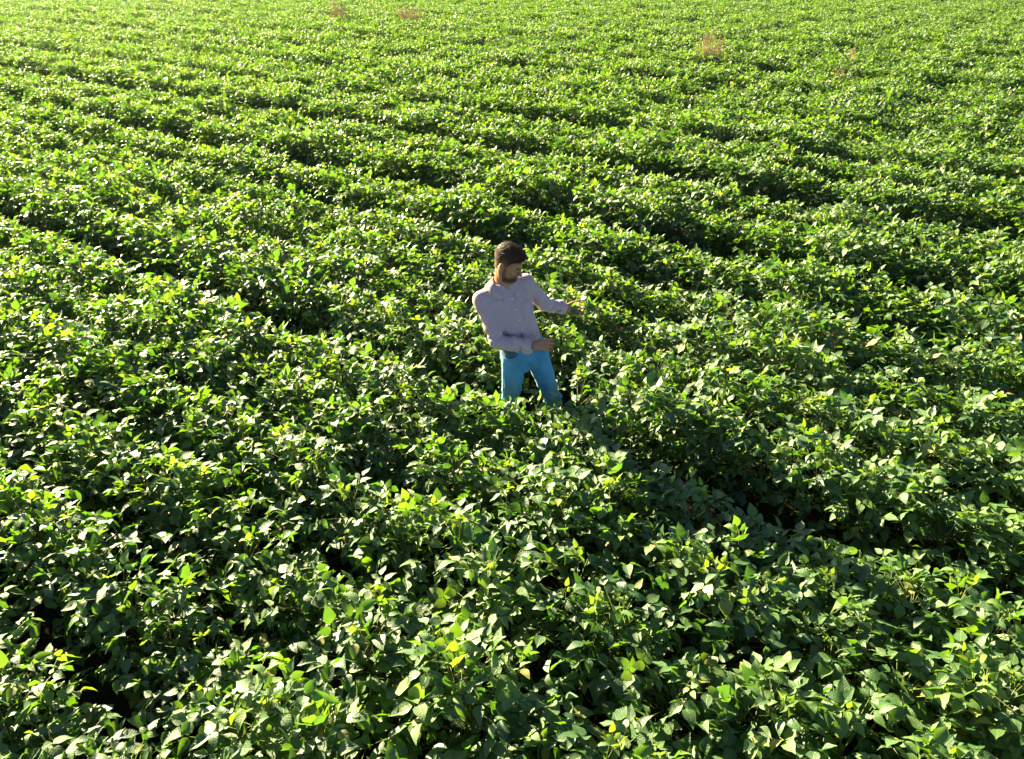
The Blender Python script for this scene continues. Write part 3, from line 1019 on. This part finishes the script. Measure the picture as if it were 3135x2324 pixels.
def sleeve_coords(p, a, b):
    d = (b - a) / np.linalg.norm(b - a)
    x = np.cross(d, UP); x /= np.linalg.norm(x); y = np.cross(d, x)
    q = p - a
    return np.stack([np.arctan2(q @ y, q @ x) * 0.055, q @ d, 0 * q[..., 0]], -1)
def cloth_coords(p):
    """thread directions of the fabric: straight down the torso, along each sleeve"""
    dt = torso_prim[0](p)
    c = np.stack([(p - V3(0.0, 4.88, 0)) @ axL + (1.2 - p[..., 2]) * -0.0 + 0.22 * (p[..., 2] - 1.2), p[..., 2] + 0.0 * p[..., 0], 0 * p[..., 0]], -1)
    best = dt - 0.006
    for s_, e, w, prs in ((SH_R, EL_R, WR_R, slR), (SH_L, EL_L, WR_L, slL)):
        for (pr, _), (a, b) in zip(prs[1:], ((s_, e), (e, w))):
            d = np.where((p - a) @ (b - a) / np.linalg.norm(b - a) > (0.025 if a is s_ else -0.02), pr[0](p), 1.0)
            m = d < best
            c = np.where(m[..., None], sleeve_coords(p, a, b), c)
            best = np.where(m, d, best)
    return c
vattr(sh_ob.data, 'cloth', cloth_coords(shirt_v))

def patch(name, pts, fld, mat, parent, off0=-0.004, off1=0.0035, coords=None, wear=None, closed_dir=None):
    """a strip of cloth laid on a surface: pts is (n, m, 3), pushed onto the surface and given thickness"""
    pts = np.asarray(pts, float)
    n, m = pts.shape[:2]
    top = fld.project(pts.reshape(-1, 3), off1); bot = fld.project(pts.reshape(-1, 3), off0)
    v = np.concatenate([top, bot]); N = n * m
    f = []
    for i in range(n - 1):
        for j in range(m - 1):
            a, b, c, d = i * m + j, i * m + j + 1, (i + 1) * m + j + 1, (i + 1) * m + j
            f.append((a, b, c, d)); f.append((N + d, N + c, N + b, N + a))
    for i in range(n - 1):
        for j in (0, m - 1):
            a, d = i * m + j, (i + 1) * m + j
            f.append((a, d, N + d, N + a) if j == 0 else (d, a, N + a, N + d))
    for j in range(m - 1):
        for i in (0, n - 1):
            a, b = i * m + j, i * m + j + 1
            f.append((b, a, N + a, N + b) if i == 0 else (a, b, N + b, N + a))
    # outward winding
    mid = top.mean(0); nn = fld.grad(mid[None])[0]
    e1 = top[1] - top[0]; e2 = top[m] - top[0]
    if np.dot(np.cross(e1, e2), nn) < 0:
        f = [tuple(reversed(q)) for q in f]
    o = part(name, v, f, mat, parent, smooth=False, origin=P0)
    if coords is not None:
        c2 = np.asarray(coords, float).reshape(-1, 2)
        c3 = np.concatenate([c2, np.zeros((len(c2), 1))], 1)
        vattr(o.data, 'cloth', np.concatenate([c3, c3]))
    if wear is not None:
        fattr(o.data, 'wear', np.full(2 * N, wear))
    return o, top

# button placket down the chest, buttons on it
def chest_point(l, z):
    S = torso_s
    cx = np.interp(z, S[:, 0], S[:, 1]); cy = np.interp(z, S[:, 0], S[:, 2])
    start = np.stack([cx, cy, z], -1) + axF * 0.21 + axL * np.asarray(l)[..., None]
    return shirt.march(start, -axF)
zz = np.linspace(0.955, 1.405, 40)
ll = np.array([-0.016, 0.0, 0.016])
Z, Lg = np.meshgrid(zz, ll, indexing='ij')
patch('placket', chest_point(Lg, Z), shirt, M_SHIRT, sh_ob, coords=np.stack([Lg + 0.003, Z + 0.004], -1))
for z in (1.39, 1.31, 1.23, 1.15, 1.07, 0.99):
    c = chest_point(np.array([0.0]), np.array([z]))[0]
    n_ = shirt.grad(c[None])[0]
    x_ = np.cross(n_, UP); x_ /= np.linalg.norm(x_); y_ = np.cross(n_, x_)
    v, f = [], []
    for rr, hh in ((0.0055, 0.003), (0.0055, 0.0062), (0.0042, 0.0070)):
        for j in range(12):
            t = 2 * math.pi * j / 12
            v.append(c + n_ * hh + (x_ * math.cos(t) + y_ * math.sin(t)) * rr)
    for i in range(2):
        for j in range(12):
            f.append((i * 12 + j, i * 12 + (j + 1) % 12, (i + 1) * 12 + (j + 1) % 12, (i + 1) * 12 + j))
    f.append(tuple(range(24, 36)))
    part('button', v, f, M_BUTTON, sh_ob, origin=P0)
# chest pocket on his left breast
Lp, Zp = np.meshgrid(np.linspace(0.052, 0.142, 12), np.linspace(1.225, 1.335, 12), indexing='ij')
Zp = Zp - np.where(Zp < 1.24, 0.012 * (1 - np.abs((Lp - 0.097) / 0.045)), 0)
patch('chest_pocket', chest_point(Lp, Zp), shirt, M_SHIRT, sh_ob, coords=np.stack([(Lp + Zp) * 0.7, (Lp - Zp) * 0.7], -1), off1=0.003)
Lp2, Zp2 = np.meshgrid(np.linspace(0.050, 0.144, 12), np.linspace(1.318, 1.338, 4), indexing='ij')
pf, _ = patch('pocket_flap', chest_point(Lp2, Zp2), shirt, M_SHIRT, sh_ob, coords=np.stack([Lp2, Zp2], -1), off1=0.0065, off0=0.002)

# collar: a stand round the neck and two folded leaves
def collar():
    n = 49
    base, topv, edge, cc = [], [], [], []
    for i in range(n):
        t = i / (n - 1)
        ph = math.pi * (0.09 + 1.82 * t)              # starts and ends at the front opening
        dirv = axF * math.cos(ph) + axL * math.sin(ph)
        front = max(0.0, math.cos(min(ph, 2 * math.pi - ph) / 2 * 1.0)) ** 4
        c = NECK + UP * 0.004 + axF * 0.002
        b = c + dirv * 0.077 + UP * (0.012 - 0.050 * front)
        tp_ = c + dirv * (0.068 + 0.006 * front) + UP * (0.046 - 0.050 * front)
        out = 0.026 + 0.036 * front
        e_ = b + dirv * out * (1 - 0.35 * front) - UP * (0.024 + 0.020 * front) + axL * math.copysign(0.020 * front, math.sin(ph))
        base.append(b); topv.append(tp_); edge.append(e_); cc.append(t * 0.60)
    base, topv, edge = map(np.array, (base, topv, edge))
    edge = shirt.project(edge, 0.0075)
    fold = topv + (edge - topv) * 0.12 + UP * 0.003
    mid = fold * 0.5 + edge * 0.5
    sm = shirt.sample(mid); gm = shirt.grad(mid)
    mid = mid + gm * np.clip(0.008 - sm, 0, 0.05)[:, None]
    rows_ = [base, topv, fold, mid, edge]
    v, cvs = [], []
    for i in range(n):
        for k in range(5):
            v.append(rows_[k][i]); cvs.append((cc[i], (0, 0.036, 0.04, 0.068, 0.096)[k], 0))
    f = []
    for i in range(n - 1):
        for k in range(4):
            a = i * 5 + k
            f.append((a, a + 5, a + 6, a + 1))
    o = part('collar', v, f, M_SHIRT, sh_ob, origin=P0)
    vattr(o.data, 'cloth', cvs)
    sol = o.modifiers.new('thickness', 'SOLIDIFY'); sol.thickness = 0.003; sol.offset = 0
collar()
# turned-back cuffs, open a little at the wrist
def cuff(e, w, r0, flare):
    d = (w - e) / np.linalg.norm(w - e)
    x = np.cross(d, UP); x /= np.linalg.norm(x); y = np.cross(d, x)
    v, f, cc = [], [], []
    n = 28
    prof = ((0.70, r0 + 0.001), (0.695, r0 + 0.006), (0.76, r0 + 0.007), (0.84, r0 + 0.008 + flare), (0.925, r0 + 0.007 + flare * 1.5), (0.925, r0 + 0.003 + flare * 1.4), (0.80, r0 - 0.004))
    L_ = np.linalg.norm(w - e)
    for i, (t, r) in enumerate(prof):
        for j in range(n):
            a = 2 * math.pi * j / n
            wob_ = 1 + 0.05 * math.sin(2 * a + 0.7) + 0.03 * math.sin(5 * a + i)
            tt = t + 0.03 * math.sin(a + 1.1) * (t > 0.75)
            v.append(e + d * tt * L_ + (x * math.cos(a) + y * math.sin(a)) * r * wob_)
            cc.append((a * 0.05, tt * L_ + 0.002, 0))
    for i in range(len(prof) - 1):
        for j in range(n):
            f.append((i * n + j, (i + 1) * n + j, (i + 1) * n + (j + 1) % n, i * n + (j + 1) % n))
    o = part('cuff', v, f, M_SHIRT, sh_ob, origin=P0)
    vattr(o.data, 'cloth', cc)
cuff(EL_R, WR_R, 0.044, 0.006)
cuff(EL_L, WR_L, 0.044, 0.005)

# ---- jeans
jeans = Field((-0.22, 4.60, 0.06), (0.58, 5.15, 1.08), 0.0048)
hips = smooth_profile([(0.80, 0.098, 4.880, 0.125, 0.095), (0.86, 0.098, 4.880, 0.165, 0.118), (0.92, 0.088, 4.880, 0.175, 0.124), (0.98, 0.074, 4.880, 0.168, 0.118), (1.035, 0.060, 4.880, 0.158, 0.110)])
jeans.add(loft(hips, axL, axF, 2.3), 0.01)
jeans.add(ellipsoid(V3(0.09, 4.88, 0.90) - axF * 0.06, (0.15, 0.10, 0.11), np.stack([axL, axF, UP])), 0.05)
for h, k, a in ((HIP_R, KN_R, AN_R), (HIP_L, KN_L, AN_L)):
    jeans.add(capsule(h, k, 0.094, 0.066), 0.035)
    jeans.add(capsule(k, a, 0.066, 0.054), 0.02)
    jeans.add(ellipsoid(k + axF * 0.012, (0.058, 0.060, 0.07)), 0.03)
    jeans.add(capsule(k + (a - k) * 0.15 - axF * 0.02, k + (a - k) * 0.5 - axF * 0.016, 0.052, 0.046), 0.03)
_, g = jeans.sub(jeans.lo, jeans.lo + jeans.res * jeans.n)
cro = V3(0.10, 4.80, 0.82)
rr = np.linalg.norm(g - cro, axis=-1)
fo = 0.007 * np.sin(rr * 85 + 3.0 * np.sin((g @ axL) * 16)) * np.exp(-(rr / 0.16) ** 2)
for k in (KN_R, KN_L):
    dz = g[..., 2] - k[2]
    fo = fo + 0.0032 * np.sin(dz * 95 + (g @ axL) * 25 + 2.4 * np.sin((g @ axL) * 24 + dz * 20 + 1)) * np.exp(-(dz / 0.12) ** 2)
fo = fo + 0.002 * nz(g, 26.0, 1.2)
jeans.a = (jeans.a - fo).astype(np.float32)
jv, jf = jeans.mesh()
je_ob = part('jeans', jv, jf, M_DENIM, person, origin=P0)
def wear_at(p):
    w = np.zeros(len(p))
    for h, k in ((HIP_R, KN_R), (HIP_L, KN_L)):
        c = h + (k - h) * 0.72 + axF * 0.08
        w = np.maximum(w, np.exp(-(((p - c) @ axL) / 0.045) ** 2 - ((p[:, 2] - c[2]) / 0.14) ** 2) * ((p - c) @ axF > -0.06))
    return w
fattr(je_ob.data, 'wear', wear_at(jv))
# waistband
n = 60
pts = []
for i in range(n + 1):
    a = 2 * math.pi * i / n
    row = []
    for z in (0.990, 1.003, 1.017, 1.032):
        S = hips
        c = V3(np.interp(z, S[:, 0], S[:, 1]), 4.88, z)
        row.append(jeans.march((c + (axF * math.cos(a) + axL * math.sin(a)) * 0.24)[None], -(axF * math.cos(a) + axL * math.sin(a)))[0])
    pts.append(row)
patch('waistband', pts, jeans, M_DENIM, je_ob, off1=0.004, wear=0.15)
# scooped front pockets with a darker lining, stitched rim and rivet
def hip_point(ang, z):
    S = hips
    dirs = axF[None] * np.cos(ang)[:, None] + axL[None] * np.sin(ang)[:, None]
    c = np.stack([np.interp(z, S[:, 0], S[:, 1]), 4.88 + 0 * z, z], -1)
    return jeans.march(c + dirs * 0.24, -dirs)
for sg in (-1, 1):
    A, B = np.meshgrid(np.linspace(0, 1, 12), np.linspace(0, 1, 10), indexing='ij')
    ang = sg * (0.62 + 0.95 * A)
    zlow = 0.988 - 0.060 * np.clip(A * 2.4, 0, 1) ** 0.6
    z = 0.988 + (zlow - 0.988) * B
    q = hip_point(ang.ravel(), z.ravel()).reshape(12, 10, 3)
    po, _ = patch('pocket', q, jeans, M_DENIM_D, je_ob, off1=0.0022, wear=0.0)
    rim_a = sg * (0.62 + 0.95 * np.linspace(0, 1, 24)); rim_z = 0.986 - 0.060 * np.clip(np.linspace(0, 1, 24) * 2.4, 0, 1) ** 0.6
    rq = np.stack([hip_point(rim_a, rim_z - k) for k in (0.0, 0.003, 0.007)], 1)
    patch('pocket_rim', rq, jeans, M_DENIM, po, off1=0.0045, wear=0.5)
    c = hip_point(np.array([sg * 0.70]), np.array([0.980]))[0]
    n_ = jeans.grad(c[None])[0]; x_ = np.cross(n_, UP); x_ /= np.linalg.norm(x_); y_ = np.cross(n_, x_)
    v = [c + n_ * 0.003 + (x_ * math.cos(t) + y_ * math.sin(t)) * 0.0045 for t in np.linspace(0, 2 * math.pi, 10, endpoint=False)] + [c + n_ * 0.0065]
    part('rivet', v, [(i, (i + 1) % 10, 10) for i in range(10)], M_RIVET, po, origin=P0)
# fly seam
fz = np.linspace(0.845, 0.99, 24)
fq = np.stack([hip_point(np.full(24, 0.03 + k), fz) for k in (0.0, 0.02, 0.04)], 1)
patch('fly', fq, jeans, M_DENIM, je_ob, off1=0.0028, wear=0.1)

# outer and inner leg seams
for h, k, a in ((HIP_R, KN_R, AN_R), (HIP_L, KN_L, AN_L)):
    for sgn in (-1, 1):
        t_ = np.linspace(0.12 if sgn * (1 if h is HIP_L else -1) > 0 else 0.35, 1.9, 40)
        cen = np.where(t_[:, None] < 1, h + (k - h) * t_[:, None], k + (a - k) * (t_[:, None] - 1))
        base_ = cen + axL * sgn * 0.14
        sq = jeans.march(base_, np.broadcast_to(-axL * sgn, base_.shape))
        patch('seam', np.stack([sq - axF * 0.005, sq, sq + axF * 0.005], 1), jeans, M_DENIM, je_ob, off1=0.0022, wear=0.35)

# shoes
for k, a, tw in ((KN_R, AN_R, -0.25), (KN_L, AN_L, 0.35)):
    d = axF * math.cos(tw) + axL * math.sin(tw)
    sf = Field(a - V3(0.25, 0.25, 0.10), a + V3(0.25, 0.25, 0.14), 0.005)
    s0 = V3(a[0], a[1], 0.0)
    sf.add(capsule(s0 - d * 0.045 + UP * 0.048, s0 + d * 0.14 + UP * 0.040, 0.050, 0.042), 0.02)
    sf.add(capsule(s0 - d * 0.01 + UP * 0.06, s0 + UP * 0.15, 0.048, 0.045), 0.03)
    sf.add(((lambda p: p[..., 2] - 0.004), s0 - 0.25, s0 + V3(0.25, 0.25, 0.004)), 0.004, cut=True)
    v, f = sf.mesh()
    part('shoe', v, f, M_SHOE, person, origin=P0)

# ---- leaves he holds
def held_sprig(name, label, base, stem_pts, leaves):
    root = empty(name, base)
    tag(root, label, 'leaf')
    lm = LeafMesh()
    for (p, d, up, L) in leaves:
        lm.leaflet(Vector(p) - Vector(base), Vector(d), Vector(up), L, L * 0.62, 0.25, 0.45, random.uniform(0.5, 0.8), 0.1, 0.1)
    link(bpy.data.objects.new('leaf_blade', lm.mesh('leaf_blade', M_LEAF)), root)
    v, f = [], []
    tube_into(v, f, [Vector(q) - Vector(base) for q in stem_pts], [0.0016] * len(stem_pts), 5)
    link(bpy.data.objects.new('stalk', mesh_from('stalk', v, f, M_STEM)), root)
    return root
random.seed(5)
tp = (rh_tips[0] + rh_tips[1] + rh_thumb) / 3
held_sprig('held_leaf', 'green soybean leaf pinched between the fingers of the lower hand', tuple(tp),
           [tuple(tp - V3(0.02, 0.01, 0.01)), tuple(tp), tuple(tp + V3(0.03, -0.01, 0.01))],
           [(tuple(tp + V3(0.008, -0.01, 0.004)), (0.75, -0.35, -0.15), (0.2, -0.5, 0.85), 0.075), (tuple(tp + V3(0.002, 0.0, 0.0)), (-0.25, 0.55, 0.55), (0, -0.6, 0.7), 0.06),
            (tuple(tp + V3(0.012, 0.0, 0.0)), (0.7, 0.35, 0.2), (-0.2, -0.4, 0.85), 0.06)])
pc = WR_L + LH_d / np.linalg.norm(LH_d) * 0.075 - LH_n / np.linalg.norm(LH_n) * 0.026
held_sprig('held_sprig', 'soybean sprig with three leaves lying across the open upper palm', tuple(pc),
           [tuple(pc + V3(-0.06, -0.03, -0.12)), tuple(pc + V3(-0.03, -0.015, -0.05)), tuple(pc), tuple(pc + V3(0.02, 0.0, 0.02))],
           [(tuple(pc + V3(0.0, -0.004, 0.0)), (0.75, -0.1, -0.15), (0.1, -0.85, 0.5), 0.085), (tuple(pc), (-0.35, -0.15, -0.75), (-0.2, -0.9, 0.35), 0.075),
            (tuple(pc + V3(0.01, -0.004, 0.01)), (0.35, 0.0, 0.9), (-0.2, -0.9, 0.2), 0.07)])

# ------------------------------------------------------------------ dry weeds standing above the crop
M_SEED = simple('reddish_buff_seed_heads', (0.40, 0.24, 0.13), (0.60, 0.40, 0.23), 30, 0.9, 0.1)
M_BLADE = simple('weed_blades', (0.10, 0.16, 0.03), (0.20, 0.24, 0.06), 12, 0.6, 0.3)
def weed(x, y, width, height, nst, label, seed):
    random.seed(seed)
    root = empty('dry_weed', (x, y, 0))
    tag(root, label, 'weed', 'dry weeds sticking out of the crop')
    sv_, sf, pv, pf, bv_, bf_ = [], [], [], [], [], []
    for i in range(nst):
        a = random.uniform(0, 6.283); r = math.sqrt(random.random())
        b = Vector((math.cos(a) * r * width * 0.15, math.sin(a) * r * width * 0.15, 0))
        h = height * random.uniform(0.72, 1.0) * (1 - 0.2 * r)
        t = Vector((math.cos(a) * r * width * 0.5 + random.gauss(0, 0.04), math.sin(a) * r * width * 0.5 + random.gauss(0, 0.04), h))
        m = b * 0.5 + t * 0.5 + Vector((-math.cos(a), -math.sin(a), 0)) * width * 0.06 * r
        tube_into(sv_, sf, [b, m, t], [0.005, 0.0035, 0.0018], 4)
        # loose branching seed head
        n = 34
        for j in range(n):
            u = 0.52 + 0.48 * j / n
            p = m + (t - m) * ((u - 0.5) * 2)
            az = random.uniform(0, 6.283); L = random.uniform(0.03, 0.11) * (1.25 - 0.5 * (u - 0.5) * 2)
            d = Vector((math.cos(az), math.sin(az), random.uniform(0.2, 0.9))).normalized()
            q = p + d * L
            tube_into(pv, pf, [p, q], [0.0014, 0.001], 3)
            for _ in range(4):
                c = p + d * L * random.uniform(0.35, 1.05) + Vector((random.gauss(0, 0.006), random.gauss(0, 0.006), random.gauss(0, 0.006)))
                s = random.uniform(0.006, 0.012)
                e1 = Vector((random.gauss(0, 1), random.gauss(0, 1), random.gauss(0, 1))).normalized(); e2 = e1.orthogonal().normalized()
                k0 = len(pv)
                pv.extend([tuple(c + e1 * s * 1.5), tuple(c + e2 * s * 0.6), tuple(c - e1 * s * 1.5), tuple(c - e2 * s * 0.6)])
                pf.append((k0, k0 + 1, k0 + 2, k0 + 3))
        # narrow blades low on the stem
        for j in range(5):
            u = random.uniform(0.25, 0.6)
            p = b + (t - b) * u
            az = random.uniform(0, 6.283); L = random.uniform(0.15, 0.32)
            o_ = Vector((math.cos(az), math.sin(az), 0)); s_ = Vector((-o_.y, o_.x, 0)) * 0.006
            k0 = len(bv_)
            for w, (ro, zo) in ((1.0, (0, 0)), (1.0, (0.35, 0.38)), (0.7, (0.7, 0.45)), (0.1, (1.0, 0.25))):
                c = p + o_ * L * ro + Vector((0, 0, L * zo))
                bv_.extend([tuple(c - s_ * w), tuple(c + s_ * w)])
            for q in range(3):
                bf_.append((k0 + 2 * q, k0 + 2 * q + 1, k0 + 2 * q + 3, k0 + 2 * q + 2))
    link(bpy.data.objects.new('stem', mesh_from('stem', sv_, sf, M_STEM)), root)
    link(bpy.data.objects.new('seed_head', mesh_from('seed_head', pv, pf, M_SEED, False)), root)
    link(bpy.data.objects.new('blade', mesh_from('blade', bv_, bf_, M_BLADE)), root)
weed(6.21, 24.99, 1.05, 1.70, 26, 'largest and nearest clump of reddish dry weeds, alone in the right half of the field', 21)
weed(-8.66, 40.52, 1.35, 1.70, 30, 'far left clump of buff dry weeds near the top edge of the field', 22)
weed(-4.80, 39.10, 1.75, 1.60, 40, 'wide low clump of brownish weeds in the far field, wider than it is tall', 23)
weed(10.61, 24.74, 0.28, 1.25, 5, 'thin tall single dry weed stalk right of the largest reddish clump', 24)
weed(8.90, 21.37, 0.22, 1.05, 4, 'smallest short reddish weed, nearer than the thin tall stalk beside it', 25)
weed(-6.95, 40.52, 0.42, 1.2, 7, 'small pinkish weed tuft between the two far buff clumps', 26)



# ------------------------------------------------------------------ thin haze, added for the glow towards the sun
def haze():
    x, y0, y1, z0, z1 = 110.0, -6.0, 120.0, -1.0, 6.0
    v = [(sx, sy, sz) for sz in (z0, z1) for sy in (y0, y1) for sx in (-x, x)]
    f = [(0, 2, 3, 1), (4, 5, 7, 6), (0, 1, 5, 4), (2, 6, 7, 3), (0, 4, 6, 2), (1, 3, 7, 5)]
    m = bpy.data.materials.new('haze_air')
    m.use_nodes = True
    t = m.node_tree
    t.nodes.clear()
    out = t.nodes.new('ShaderNodeOutputMaterial')
    pv = t.nodes.new('ShaderNodeVolumePrincipled')
    pv.inputs['Color'].default_value = (0.80, 0.95, 1.0, 1)
    pv.inputs['Density'].default_value = 0.0001
    pv.inputs['Anisotropy'].default_value = 0.65
    t.links.new(pv.outputs[0], out.inputs['Volume'])
    o = part('haze', v, f, m, None, smooth=False)
    tag(o, kind='stuff', label='thin haze added over the field for the glow towards the sun')
haze()
